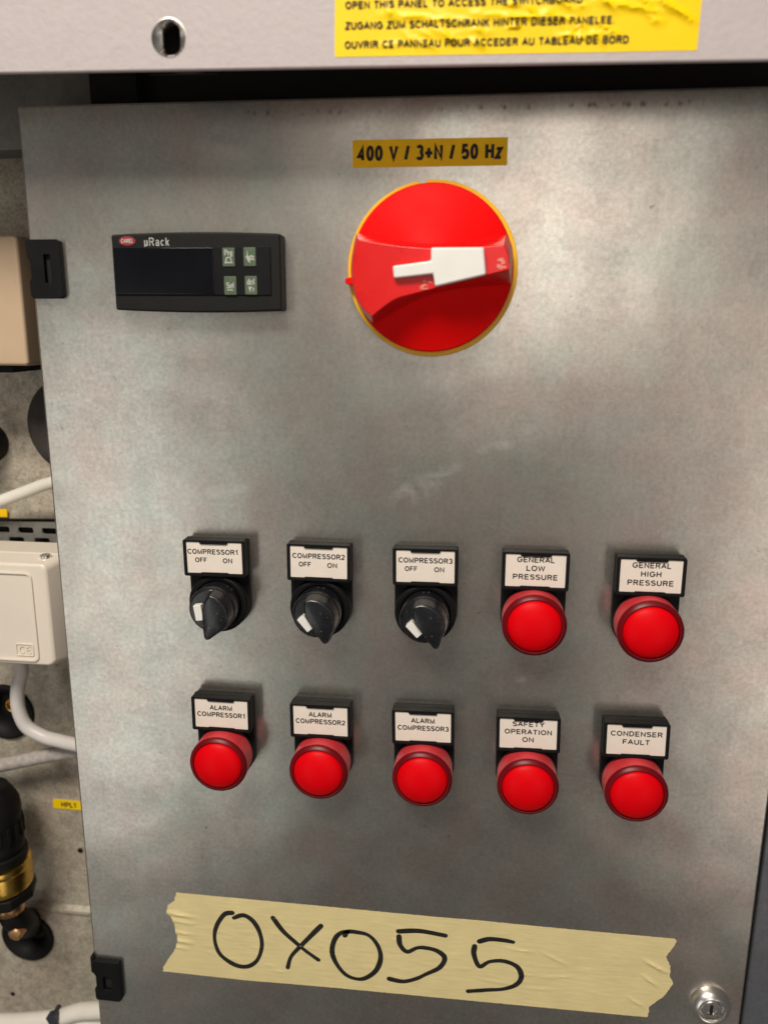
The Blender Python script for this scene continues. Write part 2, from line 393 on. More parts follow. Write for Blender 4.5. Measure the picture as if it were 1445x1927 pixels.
GL = {   # sans serif skeletons: strokes on a cap height of 1, then the width
 'A': ([[(.02, .05), (.36, .95), (.70, .05)], [(.14, .34), (.58, .34)]], .72),
 'B': ([[(.08, .05), (.08, .95)] , [(.08, .95)] + arc(.38, .735, .22, .215, 90, -90) + [(.08, .52)], [(.08, .52)] + arc(.40, .285, .25, .235, 90, -90) + [(.08, .05)]], .70),
 'C': ([arc(.40, .5, .34, .45, 40, 320, 16)], .74), 'D': ([[(.08, .05), (.08, .95)] + arc(.34, .5, .33, .45, 90, -90, 12) + [(.08, .05)]], .74),
 'E': ([[(.60, .95), (.08, .95), (.08, .05), (.62, .05)], [(.08, .51), (.56, .51)]], .66), 'F': ([[(.58, .95), (.08, .95), (.08, .02)], [(.08, .50), (.52, .50)]], .62),
 'G': ([arc(.41, .5, .35, .45, 42, 350, 16) + [(.76, .47), (.45, .47)]], .82), 'H': ([[(.08, 0), (.08, 1)], [(.64, 0), (.64, 1)], [(.08, .52), (.64, .52)]], .72),
 'I': ([[(.12, 0), (.12, 1)]], .24), 'K': ([[(.08, 0), (.08, 1)], [(.62, 1), (.10, .42)], [(.28, .60), (.64, 0)]], .68), 'L': ([[(.08, 1), (.08, .05), (.56, .05)]], .58),
 'M': ([[(.08, 0), (.08, .93), (.42, .08), (.76, .93), (.76, 0)]], .84), 'N': ([[(.08, 0), (.08, .93), (.64, .07), (.64, 1)]], .72),
 'O': ([arc(.40, .5, .34, .45, 90, 450, 20)], .80), 'P': ([[(.08, 0), (.08, .95)] + arc(.40, .71, .22, .24, 90, -90) + [(.08, .47)]], .68),
 'R': ([[(.08, 0), (.08, .95)] + arc(.41, .73, .22, .22, 90, -90) + [(.08, .51)], [(.38, .51), (.66, 0)]], .72), 'S': ([SS], .66),
 'T': ([[(.02, .95), (.62, .95)], [(.32, .95), (.32, 0)]], .64), 'U': ([[(.08, 1), (.08, .34)] + arc(.36, .33, .28, .28, 180, 360, 10) + [(.64, 1)]], .72),
 'V': ([[(.02, .98), (.34, .06), (.66, .98)]], .68), 'W': ([[(.02, .98), (.24, .06), (.47, .92), (.70, .06), (.92, .98)]], .94), 'Y': ([[(.02, .98), (.34, .48), (.66, .98)], [(.34, .48), (.34, 0)]], .68), 'Z': ([[(.04, .95), (.58, .95), (.04, .05), (.60, .05)]], .64),
 '0': ([arc(.30, .5, .24, .45, 90, 450, 18)], .60), '1': ([[(.10, .76), (.32, .95), (.32, 0)]], .50), '2': ([arc(.30, .70, .24, .25, 160, -35, 10) + [(.06, .05), (.56, .05)]], .60),
 '3': ([arc(.28, .73, .22, .22, 155, -90, 10), arc(.28, .285, .25, .235, 90, -155, 10)], .58), '4': ([[(.44, 0), (.44, .93), (.04, .28), (.58, .28)]], .62), '5': ([[(.52, .95), (.14, .95), (.09, .52)] + arc(.29, .33, .25, .28, 130, -150, 12)], .60),
 '/': ([[(.02, 0), (.28, 1)]], .30), '+': ([[(-.04, .45), (.68, .45)], [(.32, .09), (.32, .81)]], .64), '.': ([[(.08, .01), (.08, .13)]], .18), ' ': ([], .30),
 'z': ([[(.04, .67), (.46, .67), (.04, .05), (.48, .05)]], .52),
 '\u00b5': ([[(.08, .70), (.08, -.26)], [(.08, .3)] + arc(.26, .24, .18, .20, 180, 300, 6) + [(.44, .70)], [(.44, .70), (.44, 0)]], .52),
 'a': ([[(.08, .54)] + arc(.26, .50, .19, .18, 150, 0, 7) + [(.45, 0)], arc(.26, .21, .19, .18, 0, 360, 12)], .54), 'c': ([arc(.27, .36, .21, .31, 50, 310, 10)], .50), 'k': ([[(.08, 0), (.08, 1)], [(.44, .70), (.10, .30)], [(.22, .44), (.46, 0)]], .48),
 'r': ([[(.08, .70), (.08, 0)], [(.08, .45)] + arc(.28, .46, .18, .21, 180, 80, 5)], .34), 'g': ([arc(.26, .36, .19, .31, 60, 300, 10), [(.45, .70), (.45, -.05)] + arc(.26, -.06, .19, .16, 0, -150, 7)], .54),
 'e': ([[(.06, .38), (.46, .38)] + arc(.26, .36, .20, .31, 5, 310, 12)], .52), 'l': ([[(.10, 0), (.10, 1)]], .20), 'd': ([arc(.26, .35, .20, .32, 60, 300, 10), [(.46, 1), (.46, 0)]], .54), 'f': ([[(.34, .97), (.22, .95), (.17, .82), (.17, 0)], [(.04, .66), (.32, .66)]], .34),
}
def lettering(s, cx, cz, h, width, cap, mat, parent, name='lettering', weight=.225, thick=0, space=.16, shear=0):
    """flat printed text, each stroke a mitred ribbon"""
    x = 0; strokes = []
    for ch in s:
        st, w = GL[ch]
        for p in st: strokes.append([(x + a, b) for a, b in p])
        x += w + space
    x -= space
    kx = width / x; hw_ = weight * cap / 2
    bm = bmesh.new()
    for k, p in enumerate(strokes):
        P = [Vector((cx + (a - x / 2 + shear * (b - .5)) * kx, cz + (b - .5) * cap)) for a, b in p]
        P = [q for i, q in enumerate(P) if i == 0 or (q - P[i - 1]).length > 1e-4]
        closed = (P[0] - P[-1]).length < 1e-3
        if closed: P = P[:-1]
        n = len(P); A = []
        for i in range(n):
            a = P[i - 1] if (i or closed) else None; b = P[(i + 1) % n] if (i < n - 1 or closed) else None
            d1 = (P[i] - a).normalized() if a is not None else None; d2 = (b - P[i]).normalized() if b is not None else None
            if d1 is None: d1 = d2
            if d2 is None: d2 = d1
            t = d1 + d2; t = t.normalized() if t.length > 1e-6 else d1
            q = Vector((-t.y, t.x)); c = max(.45, q.dot(Vector((-d1.y, d1.x))))
            A.append((P[i] + q * hw_ / c, P[i] - q * hw_ / c))
        vs = [(bm.verts.new(V(u.x, u.y, h + .003 * (k % 5))), bm.verts.new(V(v.x, v.y, h + .003 * (k % 5)))) for u, v in A]
        for i in range(n if closed else n - 1):
            (u, v), (u2, v2) = vs[i], vs[(i + 1) % n]; bm.faces.new((u, v, v2, u2))
    return finish(bm, name, mat, parent, sm=False)
def ribbon(bm, pts, w, h, n=7):
    """a flat pen stroke with round ends"""
    P = catmull([(x, z) for x, z in pts], n)
    L_, R_ = [], []
    for i, p in enumerate(P):
        t = (P[min(i + 1, len(P) - 1)] - P[max(i - 1, 0)]).normalized(); q = Vector((-t.y, t.x))
        ww = w * (.5 + .07 * math.sin(i * .13 + 1) + .02 * math.sin(i * .41))
        L_.append(bm.verts.new(V(*(p + q * ww), h))); R_.append(bm.verts.new(V(*(p - q * ww), h)))
    for i in range(len(P) - 1): bm.faces.new((L_[i], R_[i], R_[i + 1], L_[i + 1]))
    for p, q, a, b, sgn in ((P[0], P[1], L_[0], R_[0], -1), (P[-1], P[-2], L_[-1], R_[-1], -1)):
        t = (q - p).normalized() * -1; s = Vector((-t.y, t.x)); r = (Vector((a.co.x, a.co.z)) - Vector((b.co.x, b.co.z))).length / 2 / MM
        arc = [bm.verts.new(V(*(p + s * r * math.cos(x) + t * r * math.sin(x)), h)) for x in [math.pi * k / 6 for k in range(1, 6)]]
        first = a if ((Vector((a.co.x, a.co.z)) / MM - (p + s * r)).length < r) else b
        last = b if first is a else a
        bm.faces.new([first] + arc + [last])

# ------------------------------------------------------------------ large structure
# rear sheet of the machine seen left of the door
rear = thing('rear_panel', 'mottled beige galvanised rear sheet behind the pipes, left of the door', 'metal panel', -250, -40, -80)
bm = bmesh.new()
g1 = circ(-273.5 + 250, -136 + 40, 18.5, 28); g2 = circ(-276 + 250, -306 + 40, 18, 28)
add_holed(bm, rect(-170, 130, -420, 420), [g1, g2], -1.5, 0)
finish(bm, 'sheet', M['rear'], rear, sm=False)
bm = bmesh.new()       # pressed horizontal bead
a = [(-170, -236), (130, -238), (130, -246), (-170, -244)]; b = [(-170, -238.5), (130, -240.5), (130, -242.5), (-170, -240.5)]
add_prism(bm, a, 0.1, 3.2, top=b); finish(bm, 'pressed_bead', M['rear'], rear, sm=False)
bm = bmesh.new()       # near-black sheet standing in for the machine's unlit void, seen through the sheet's holes and above the door
add_prism(bm, rect(-170, 130, -420, 420), -60, -58); finish(bm, 'backing', M['unlitdark'], rear, sm=False)
for x, z, r in ((-232, -234.3, 1.9), (-292.8, -356.1, 1.6), (-291.4, -373.3, 1.7)):
    bm = bmesh.new(); add_lathe(bm, [(0, 1.0), (r * .7, .9), (r, .4), (r, 0.05)], x + 250, z + 40, 14)
    finish(bm, 'rivet', M['rubber'], rear)

# switchboard cabinet body behind the door
cab = thing('switchboard_cabinet', 'grey galvanised switchboard cabinet whose door carries the switches and red lamps', 'cabinet', 0, 0, -20)
bm = bmesh.new(); add_prism(bm, rect(-156.5, 166, -360, 390), -70, -4); finish(bm, 'shell', M['unlitdark'], cab, .8)  # solid block, the dark of the gap over the door is in its colour
bm = bmesh.new(); add_prism(bm, rect(-156.4, -134, 150, 240), -3.9, 6); finish(bm, 'foam_seal', M['deepblack'], cab, .8)
bm = bmesh.new(); add_prism(bm, rect(-320, -157.2, 188, 260), -26, -6); finish(bm, 'top_rail', M['railgrey'], cab, 1.2)
bm = bmesh.new(); add_prism(bm, rect(171, 260, -360, 190), -50, 8); finish(bm, 'side_post', M['zincdark'], cab, 1.2)

# door
bm = bmesh.new()
add_prism(bm, rect(-183.7, 165.6, -360, 200.7), -18, 0)
door = finish(bm, 'door', M['door'], cab, 1.1, 3); door.location = V(0, 0, 20)   # its face stays at y = 0
def hinge(x0, x1, z0, z1, wx0, wx1, wz0, wz1, tab):
    bm = bmesh.new()
    out = [(x0 + .2, z0 + 1.2), (x0 + 1.2, z0), (x1 - 1.6, z0), (x1, z0 + 1.6), (x1, z1 - .8), (x1 - .8, z1), (x0, z1), (x0, z1 - 8), (x0 + 1.3, z1 - 10), (x0 + 1.3, z0 + 9), (x0 + .2, z0 + 7.5)]
    add_holed(bm, out, [rect(wx0, wx1, wz0, wz1)], .05, 3.2)
    h = finish(bm, 'hinge', M['black'], door, .35, 2)
    bm = bmesh.new(); add_prism(bm, rect(wx0 - .4, wx1 + .4, wz0 - .4, wz1 + .4), .02, .9); finish(bm, 'hinge_pocket', M['deepblack'], door, sm=False)
    if tab:
        bm = bmesh.new(); add_prism(bm, rect(x0 - tab, x0 + .6, z1 - 9, z1 + 1.5), -12, 2.2); finish(bm, 'hinge_hook', M['black'], door, .4)
hinge(-183.4, -167.6, 118.8, 144.6, -175.6, -172.6, 125.6, 138, 0)
hinge(-183.2, -167.4, -266.3, -240.3, -177.6, -172.6, -259, -250.5, 1.6)
lk = None
bm = bmesh.new(); add_lathe(bm, [(10.4, .05), (10.2, 1.2), (9.4, 3.2), (8.2, 4.6), (7.0, 5.2), (6.3, 5.0), (6.0, 4.2), (6.0, 2.0), (0, 2.0)], 149.6, -231.0)
lk = finish(bm, 'lock', M['chrome'], door)
bm = bmesh.new(); add_lathe(bm, [(5.2, 2.05), (5.2, 3.8), (4.7, 4.3), (3.2, 4.3), (3.0, 3.6), (0, 3.6)], 149.6, -231.0, 36); finish(bm, 'lock_core', M['steel'], door)
bm = bmesh.new(); add_prism(bm, rect(148.9, 150.3, -233.8, -228.2), 3.65, 3.9); finish(bm, 'keyway', M['deepblack'], door, sm=False)

# white cover above the door
cov = thing('cover_panel', 'off white powder coated cover panel above the door with one slotted hole', 'cover panel', -98, 201.9, 38, -.72)
def slot(r, half, cx, cz, n=10):
    return [(cx + r * math.cos(R(a)), cz + half + r * math.sin(R(a))) for a in [180 * i / n for i in range(n + 1)]] + \
           [(cx + r * math.cos(R(a)), cz - half + r * math.sin(R(a))) for a in [180 + 180 * i / n for i in range(n + 1)]]
bm = bmesh.new()
sz = 10.3
inner = circ(0, sz, 6.9, 44, 6.9)
add_holed(bm, rect(-220, 260, 0, 200), [inner], 0, 2)
finish(bm, 'sheet', M['cover'], cov, sm=False)
bm = bmesh.new(); add_tube(bm, [(-220, .1, 1), (0, .1, 1), (260, .1, 1)], 1.05, 12); finish(bm, 'rolled_edge', M['cover'], cov)
# punched slot in its countersunk, bare metal dimple
bm = bmesh.new()
N_ = 44
def ang_slot(a, r, half):
    # point of the slot outline in direction a
    d = Vector((math.cos(a), math.sin(a))); lo, hi = 0, 30
    for _ in range(30):
        mid = (lo + hi) / 2; p = d * mid; q = Vector((p.x, max(0, abs(p.y) - half)))
        if q.length < r: lo = mid
        else: hi = mid
    return d * lo
rings = []
for rr, hh in ((6.88, 2.0), (6.5, 2.05), (5.6, 1.2)):
    rings.append([bm.verts.new(V(rr * math.cos(2 * math.pi * i / N_), sz + rr * math.sin(2 * math.pi * i / N_), hh)) for i in range(N_)])
for hh in (.2, -2.5):
    rings.append([bm.verts.new(V(*(ang_slot(2 * math.pi * i / N_, 3.5, 2.0) + Vector((0.3, sz))), hh)) for i in range(N_)])
for A, B in zip(rings, rings[1:]):
    for i in range(N_): bm.faces.new((A[i], A[(i + 1) % N_], B[(i + 1) % N_], B[i]))
finish(bm, 'slot_hole', M['steel'], cov)
bm = bmesh.new(); add_prism(bm, rect(-14, 14, -1 + 2.8, sz + 12), -13, -12); finish(bm, 'slot_backing', M['deepblack'], cov, sm=False)  # near-black sheet closing the view through the slot

# ------------------------------------------------------------------ stickers
warn = thing('warning_sticker', 'bright yellow wrinkled vinyl sticker with three lines of text on the white cover', 'sticker', 29.2, 203.0, 40.02, -.72)
def hw(x, z):
    v = 0
    for (cx, cz, ang, ln, wd, am) in WR:
        ca, sa = math.cos(ang), math.sin(ang); u = ((x - cx) * ca + (z - cz) * sa) / ln; w = (-(x - cx) * sa + (z - cz) * ca) / wd
        if abs(u) < 1: v += 2.3 * am * (1 - u * u) * math.exp(-w * w)
    return .12 + v
WR = []
rw = random.Random(3)
for i in range(46):
    x = rw.uniform(-45, 63); WR.append((x, rw.uniform(3, 16.5) if x < 35 else rw.uniform(8, 24), R(rw.uniform(-52, -22) if i % 3 else rw.uniform(-8, 6)), rw.uniform(2.5, 7), rw.uniform(.45, .8), rw.uniform(.15, .42)))
WR += [(40, 14, R(-10), 14, .8, .5), (56, 12.5, R(-30), 9, .8, .6), (-30, 12, R(-5), 20, .7, .35), (5, 11.5, R(-4), 22, .7, .4)]
bm = sheet(dense(rect(-64.2, 64.2, 0, 60), 1.2), 1.0, hw, .1)
finish(bm, 'vinyl', M['sticker'], warn, sm=True)
def hugging(o, fun, lift):
    for v in o.data.vertices: v.co.y = -(fun(v.co.x / MM, v.co.z / MM) + lift) * MM
for s, cx, cz, w in (('OPEN THIS PANEL TO ACCESS THE SWITCHBOARD', -18.3, 16.9, 84.0), ('ZUGANG ZUM SCHALTSCHRANK HINTER DIESER PANELEE.', -12.5, 10.2, 95.5), ('OUVRIR CE PANNEAU POUR ACCEDER AU TABLEAU DE BORD', -9.9, 3.9, 101.0)):
    o = lettering(s, cx, cz, 0, w, 2.25, M['ink'], warn)
    hugging(o, hw, .32)
volt = thing('voltage_label', 'amber printed label reading 400 V / 3+N / 50 Hz above the red dial', 'label', -2.3, 178.4, .05)
bm = bmesh.new(); add_prism(bm, rrect(-32.4, 32.4, -5.4, 5.4, .5), 0, .25); finish(bm, 'tag_strip', M['amber'], volt, sm=False)
lettering('400 V / 3+N / 50 Hz', 0, .1, .26, 60, 5.4, M['ink'], volt, weight=.25, space=.26)

# ------------------------------------------------------------------ rotary main switch
ms = thing('main_switch', 'round red rotary main switch on a yellow ring with a white insert', 'main switch', 0, 131, .05)
bm = bmesh.new()
out = []
for i in range(180):
    a = 2 * math.pi * i / 180 + math.pi / 2
    r = 36.2 if i not in (3, 4) else 34.9
    out.append((r * math.cos(a), r * math.sin(a)))
add_prism(bm, out, 0, 5); finish(bm, 'yellow_ring', M['yellow'], ms, .9, 3)
bm = bmesh.new()
add_lathe(bm, [(33.6, 5.02), (34.2, 5.6), (34.2, 9.2), (33.6, 10.2), (32.6, 10.6), (20, 16.4), (8, 21.6), (0, 22.8)], 0, 0, 96)
dial = finish(bm, 'dial', M['red'], ms)
base = [(-31.4, 14.6), (-24, 13.6), (-10, 12.4), (4, 12.2), (16, 12.7), (30.6, 13.5), (33.2, 9), (33.8, 2), (33.4, -6), (25, -7.6), (15, -9.2), (5, -11.5), (-4, -14.6), (-13, -18), (-24.6, -22.4), (-29, -17.5), (-32.4, -10), (-33.6, 0), (-33, 8)]
top = [(-28.2, 10.3), (-22, 9.1), (-10, 7.4), (3, 6.6), (16, 6.9), (29.6, 7.7), (31.0, 5), (31.8, 1), (31.9, -1.4), (23, -3.6), (13, -6.0), (2.5, -8.7), (-6, -10.8), (-13.9, -13.2), (-22.6, -19.6), (-27.0, -15.5), (-29.7, -9.5), (-30.4, 0), (-29.6, 6)]
def soften(p):
    out = []
    for a, b in ((0, 5), (5, 8), (8, 14), (14, len(p))):
        seg = p[a:b + 1] if b < len(p) else p[a:] + p[:1]
        out += [tuple(q) for q in catmull(seg, 4)[:-1]]
    return out
base, top = soften(base), soften(top)
bm = bmesh.new()
lv = [(0, 11), (.5, 20), (.86, 26.3), (1, 28)]
rg = []
for f, hh in lv:
    rg.append([bm.verts.new(V(a[0] + (b[0] - a[0]) * f, a[1] + (b[1] - a[1]) * f, hh)) for a, b in zip(base, top)])
for A, B in zip(rg, rg[1:]):
    for i in range(len(A)): bm.faces.new((A[i], A[(i + 1) % len(A)], B[(i + 1) % len(A)], B[i]))
bm.faces.new(rg[0]); bm.faces.new(rg[-1])
grip = finish(bm, 'grip', M['redgrip'], ms, .5, 2)
bm = bmesh.new()
dz = 131
ins = [(1.0, 6.8), (21.7, 6.8), (22.9, -3.6), (2.9, -8.2), (2.0, -3.3), (-13.6, -5.0), (-14.2, -.2), (1.1, 1.8)]
add_prism(bm, ins, 27, 31.2, top=[(x * .995 + .1, z * .99) for x, z in ins]); finish(bm, 'white_insert', M['white'], ms, .8, 3)
bm = bmesh.new(); add_prism(bm, [(-36.6, -5.9), (-33, -6.8), (-33, -3.0), (-36.6, -3.7)], 6, 10); finish(bm, 'pointer_nub', M['red'], ms, .5)
rz = random.Random(11)
for (cx, cz, w, n) in ((29.4, .6, 1.7, 11), (-1.0, -7.2, 1.9, 10)):
    bm = bmesh.new()
    for k in range(n):
        x = cx + rz.uniform(-w, w); z = cz + rz.uniform(-w, w) * 1.0 - (x - cx) * .1
        a = rz.uniform(-.5, .5); ln = rz.uniform(.25, .8)
        ribbon(bm, [(x - ln * math.cos(a), z - ln * math.sin(a)), (x, z), (x + ln * math.cos(a), z + ln * math.sin(a))], rz.uniform(.25, .55), 28.06 + k * .004, 2)
    o = finish(bm, 'worn_marking', M['worn'], grip, sm=False); o['kind'] = 'stuff'

# ------------------------------------------------------------------ temperature controller
ct = thing('rack_controller', 'black rectangular digital controller with dark display and four green keys', 'controller', -102.5, 130.1, .05)
def bow(x0, x1, zb, zt, b, n=14, r=1.2):
    t = [(x0 + (x1 - x0) * i / n, zt + b * (1 - (2 * i / n - 1) ** 2)) for i in range(n + 1)]
    d = [(x1 - (x1 - x0) * i / n, zb - b * (1 - (2 * i / n - 1) ** 2)) for i in range(n + 1)]
    return [(x, z) for x, z in d] + t
bm = bmesh.new(); add_prism(bm, bow(-37.6, 37.8, -16.3, 15.6, .9), 0, 9.4); body = finish(bm, 'housing', M['charcoal'], ct, .9, 3)
bm = bmesh.new(); add_prism(bm, rrect(-37.0, 33.6, -9.9, 10.4, .6), 9.0, 10.0); finish(bm, 'front_film', M['black'], ct, .3)
bm = bmesh.new(); add_prism(bm, rrect(-36.6, 8.4, -9.4, 9.9, .5), 9.5, 10.25); win = finish(bm, 'display_window', M['blackgloss'], ct, .2)
bm = bmesh.new(); add_prism(bm, circ(-30.2, 12.9, 3.7, 28, 1.95), 9.3, 9.6); bd = finish(bm, 'badge', M['badge'], ct, sm=False)
lettering('CAREL', -30.2, 12.9, 9.62, 5.4, 1.6, M['print'], bd, shear=.2)
lettering('\u00b5Rack', -17.0, 12.5, 9.42, 11.2, 3.3, M['print'], ct, weight=.14, space=.2)
for kx, kz, s in ((15.3, 5.9, 'prg'), (24.6, 6.0, 'up'), (15.6, -5.9, 'Sel'), (24.8, -5.8, 'def')):
    bm = bmesh.new(); add_prism(bm, rrect(kx - 2.75, kx + 2.75, kz - 3.9, kz + 3.9, .5), 9.6, 10.5); key = finish(bm, 'key', M['green'], ct, .25)
    bm = bmesh.new()
    if s == 'prg':
        lettering('Prg', kx, kz + 1.9, 10.52, 3.4, 2.2, M['print'], key)
        ribbon(bm, [(kx - 1.3, kz - 1.9), (kx - .8, kz - .3), (kx + .8, kz - .3), (kx + 1.3, kz - 1.9)], .5, 10.56)
        ribbon(bm, [(kx - 1.6, kz - 2.3), (kx, kz - 2.2), (kx + 1.6, kz - 2.3)], .5, 10.58)
    elif s == 'up':
        add_prism(bm, [(kx - 1.8, kz + .2), (kx - 1.3, kz + .2), (kx - 1.0, kz + 2.9), (kx - .6, kz + .2), (kx - .1, kz + .2), (kx + .3, kz - 2.6), (kx - .6, kz - 2.0)], 10.5, 10.56)
        for q in range(2): ribbon(bm, [(kx - .1, kz - .2 - q * 1.1), (kx + .8, kz + .4 - q * 1.1), (kx + 1.8, kz - .1 - q * 1.1)], .6, 10.57 + q * .01)
    elif s == 'Sel':
        lettering('Sel', kx, kz + .1, 10.52, 3.2, 2.3, M['print'], key)
        ribbon(bm, [(kx - 1.2, kz - 1.9), (kx, kz - 1.8), (kx + 1.2, kz - 1.9)], .4, 10.56)
    else:
        lettering('def', kx, kz + 1.5, 10.52, 3.2, 2.4, M['print'], key)
        add_prism(bm, [(kx - 1.2, kz - .6), (kx + .3, kz - .4), (kx - .4, kz - 3.1)], 10.5, 10.56)
        ribbon(bm, [(kx + .6, kz - 1.0), (kx + 1.3, kz - 1.6), (kx + .7, kz - 2.4)], .4, 10.57)
    finish(bm, 'key_symbol', M['print'], key, sm=False)

# ------------------------------------------------------------------ lamp and selector units
units = [(-99.98, .12, .6), (-49.88, -.03, -.1), (-.17, -.02, .7), (49.61, .14, .3), (100.22, -.2, .3),
         (-99.97, -80.54, -.1), (-50.05, -80.87, .6), (.16, -80.76, 1.2), (50.14, -80.86, 1.2), (99.95, -80.49, 1.2)]
UZ = -23.3
_mesh = {}
def shared(name, build, mat, parent, bevel=0, seg=2):
    """first call builds, later calls share the mesh"""
    if name in _mesh:
        src = _mesh[name]; o = src.copy(); C.objects.link(o); o.parent = parent; return o
    bm = bmesh.new(); build(bm); o = finish(bm, name, mat, parent, bevel, seg); _mesh[name] = o; return o
def base_plate(bm):
    w = 14.8
    pts = [(-w, 8), (-w, UZ)] + [(w * math.cos(R(a)), UZ + w * math.sin(R(a))) for a in range(188, 360, 8)] + [(w, UZ), (w, 8)]
    add_prism(bm, pts, 0, 3)
def holder(bm):
    add_prism(bm, rrect(-14.7, 14.7, -9.0, 8.9, .5), 3.02, 5.4)
def frame(bm):
    add_holed(bm, rrect(-15.0, 15.0, -9.1, 8.8, .9), [rrect(-13.55, 13.55, -7.75, 7.75, .4)], 5.5, 9.5)
    add_prism(bm, rrect(-13.6, 13.6, -7.8, 7.8, .3), 5.55, 8.55)
def frame_tab(bm):
    add_prism(bm, [(-7.0, 7.7), (-6.4, 6.75), (6.4, 6.75), (7.0, 7.7)], 8.95, 9.6)
def frame_tab_low(bm):
    add_prism(bm, [(-7.0, -7.7), (-6.4, -7.1), (6.4, -7.1), (7.0, -7.7)], 8.95, 9.6)
def insert(bm): add_prism(bm, rrect(-13.4, 13.4, -7.6, 7.6, .35), 8.6, 8.9)
def collar(bm): add_lathe(bm, [(14.5, 3.02), (14.5, 6.6), (14.0, 7.6), (13.2, 8.0), (11.9, 7.8), (11.5, 7.0), (11.4, 4.5)], 0, UZ, 64)
def knob_base(bm): add_lathe(bm, [(11.2, 4), (11.2, 15.4), (10.9, 16.4), (9.9, 17.2), (0, 17.6)], 0, 0, 56)
def knob_ridge(bm):
    cr = lambda r: [(r * math.cos(R(a)), r * math.sin(R(a))) for a in range(105, -40, -16)]
    lo = cr(11.0) + [(8.4, -7.4), (5.9, -11.8), (4.6, -13.0), (2.8, -12.6), (.4, -8.6), (-1.6, -4.4), (-4.8, 2.2), (-4.8, 7.5)]
    hi = cr(9.8) + [(7.2, -6.6), (5.4, -11.0), (4.5, -12.0), (3.2, -11.6), (1.2, -7.9), (-.6, -4.0), (-3.2, 1.8), (-3.2, 6.4)]
    mid = [tuple(.35 * a + .65 * b for a, b in zip(p, q)) for p, q in zip(lo, hi)]
    rg = [[bm.verts.new(V(x, z, hh + dh * (max(0, -z - 3)) * -.12)) for x, z in pp] for pp, hh, dh in ((lo, 16.6, 0), (mid, 22.0, .5), (hi, 23.8, 1))]
    for A, B in zip(rg, rg[1:]):
        for i in range(len(A)): bm.faces.new((A[i], A[(i + 1) % len(A)], B[(i + 1) % len(A)], B[i]))
    c = bm.verts.new(V(3.0, -.5, 24.9))
    for i in range(len(hi)): bm.faces.new((rg[-1][i], rg[-1][(i + 1) % len(hi)], c))
    bm.faces.new(rg[0])
def pointer(bm):
    d = Vector((.56, -.83)); q = Vector((-.83, -.56)); c = Vector((-4.6, -2.4))
    pts = [tuple(c + d * a + q * b) for a, b in ((-3.7, -1.9), (3.9, -1.9), (3.9, 1.9), (-3.7, 1.9))]
    add_prism(bm, pts, 16.8, 20.6)
def lamp_collar(bm): add_lathe(bm, [(14.6, 3.02), (14.6, 4.8), (14.0, 5.2), (12, 5.2)], 0, UZ, 64)
def lens_side(bm): add_lathe(bm, [(13.9, 5.1), (14.2, 5.3), (14.45, 14.6), (14.5, 15.8)], 0, UZ, 72)
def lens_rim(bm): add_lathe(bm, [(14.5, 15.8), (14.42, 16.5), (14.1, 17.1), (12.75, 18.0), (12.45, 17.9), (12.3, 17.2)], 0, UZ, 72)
def lens_cap(bm): add_lathe(bm, [(12.25, 16.6), (12.1, 17.4), (11.6, 18.2), (10.5, 19.1), (8, 20.3), (4.5, 21.2), (0, 21.5)], 0, UZ, 72)
def unit(i, name, label, cat, group):
    x, z, r = units[i]
    t = thing(name, label, cat, x, z, .05, r, group)
    shared('mounting_plate', base_plate, M['black'], t, .5)
    shared('label_carrier', holder, M['charcoal'], t, .35)
    f = shared('label_frame', frame, M['black'], t, .3)
    shared('retaining_tab', frame_tab, M['black'], f, .12); shared('retaining_tab_low', frame_tab_low, M['black'], f, .12).name = 'retaining_tab'
    return t, shared('label_insert', insert, M['cream'], t, .12)
K = 8.92
G1 = 'black selector switches in the upper row'; G2 = 'red indicator lamps on the door'
rots = (-26, 6, 9)
for i in range(3):
    d = ('turned furthest left', 'second in its row', 'beside the general low pressure lamp')[i]
    t, ins_ = unit(i, 'selector_switch', 'black selector switch labelled COMPRESSOR%d OFF ON, %s' % (i + 1, d), 'selector switch', G1)
    lettering('COMPRESSOR%d' % (i + 1), 0 if i else -.6, 3.0, K, 24.6, 2.3, M['ink'], ins_)
    lettering('OFF', -6.5, -1.1, K, 5.7, 2.2, M['ink'], ins_); lettering('ON', 6.4, -1.2, K, 4.5, 2.2, M['ink'], ins_)
    shared('collar', collar, M['black'], t)
    k = shared('knob', knob_base, M['knob'], t); k.location = V(0, UZ, 0); k.rotation_euler = (0, -R(rots[i]), 0)
    shared('handle', knob_ridge, M['knob'], k, .7, 3)
    shared('pointer', pointer, M['white'], k, .35, 2)
lamps = [(3, [('GENERAL', 5.2, 16.6), ('LOW', 1.2, 8.2), ('PRESSURE', -2.9, 20)], 'beside the third selector switch'),
         (4, [('GENERAL', 5.0, 16.6), ('HIGH', 1.0, 8.8), ('PRESSURE', -3.1, 20)], 'at the right end of the upper row'),
         (5, [('ALARM', 3.3, 11.2), ('COMPRESSOR1', -.4, 24.4)], 'leftmost of the lower row'),
         (6, [('ALARM', 3.3, 11.2), ('COMPRESSOR2', -.4, 24.4)], 'second of the lower row'),
         (7, [('ALARM', 3.4, 11.2), ('COMPRESSOR3', -.5, 24.4)], 'middle of the lower row'),
         (8, [('SAFETY', 5.1, 14.8), ('OPERATION', 1.1, 22), ('ON', -2.9, 5.3)], 'fourth of the lower row'),
         (9, [('CONDENSER', 3.2, 23.4), ('FAULT', -1.0, 12.3)], 'at the right end of the lower row')]
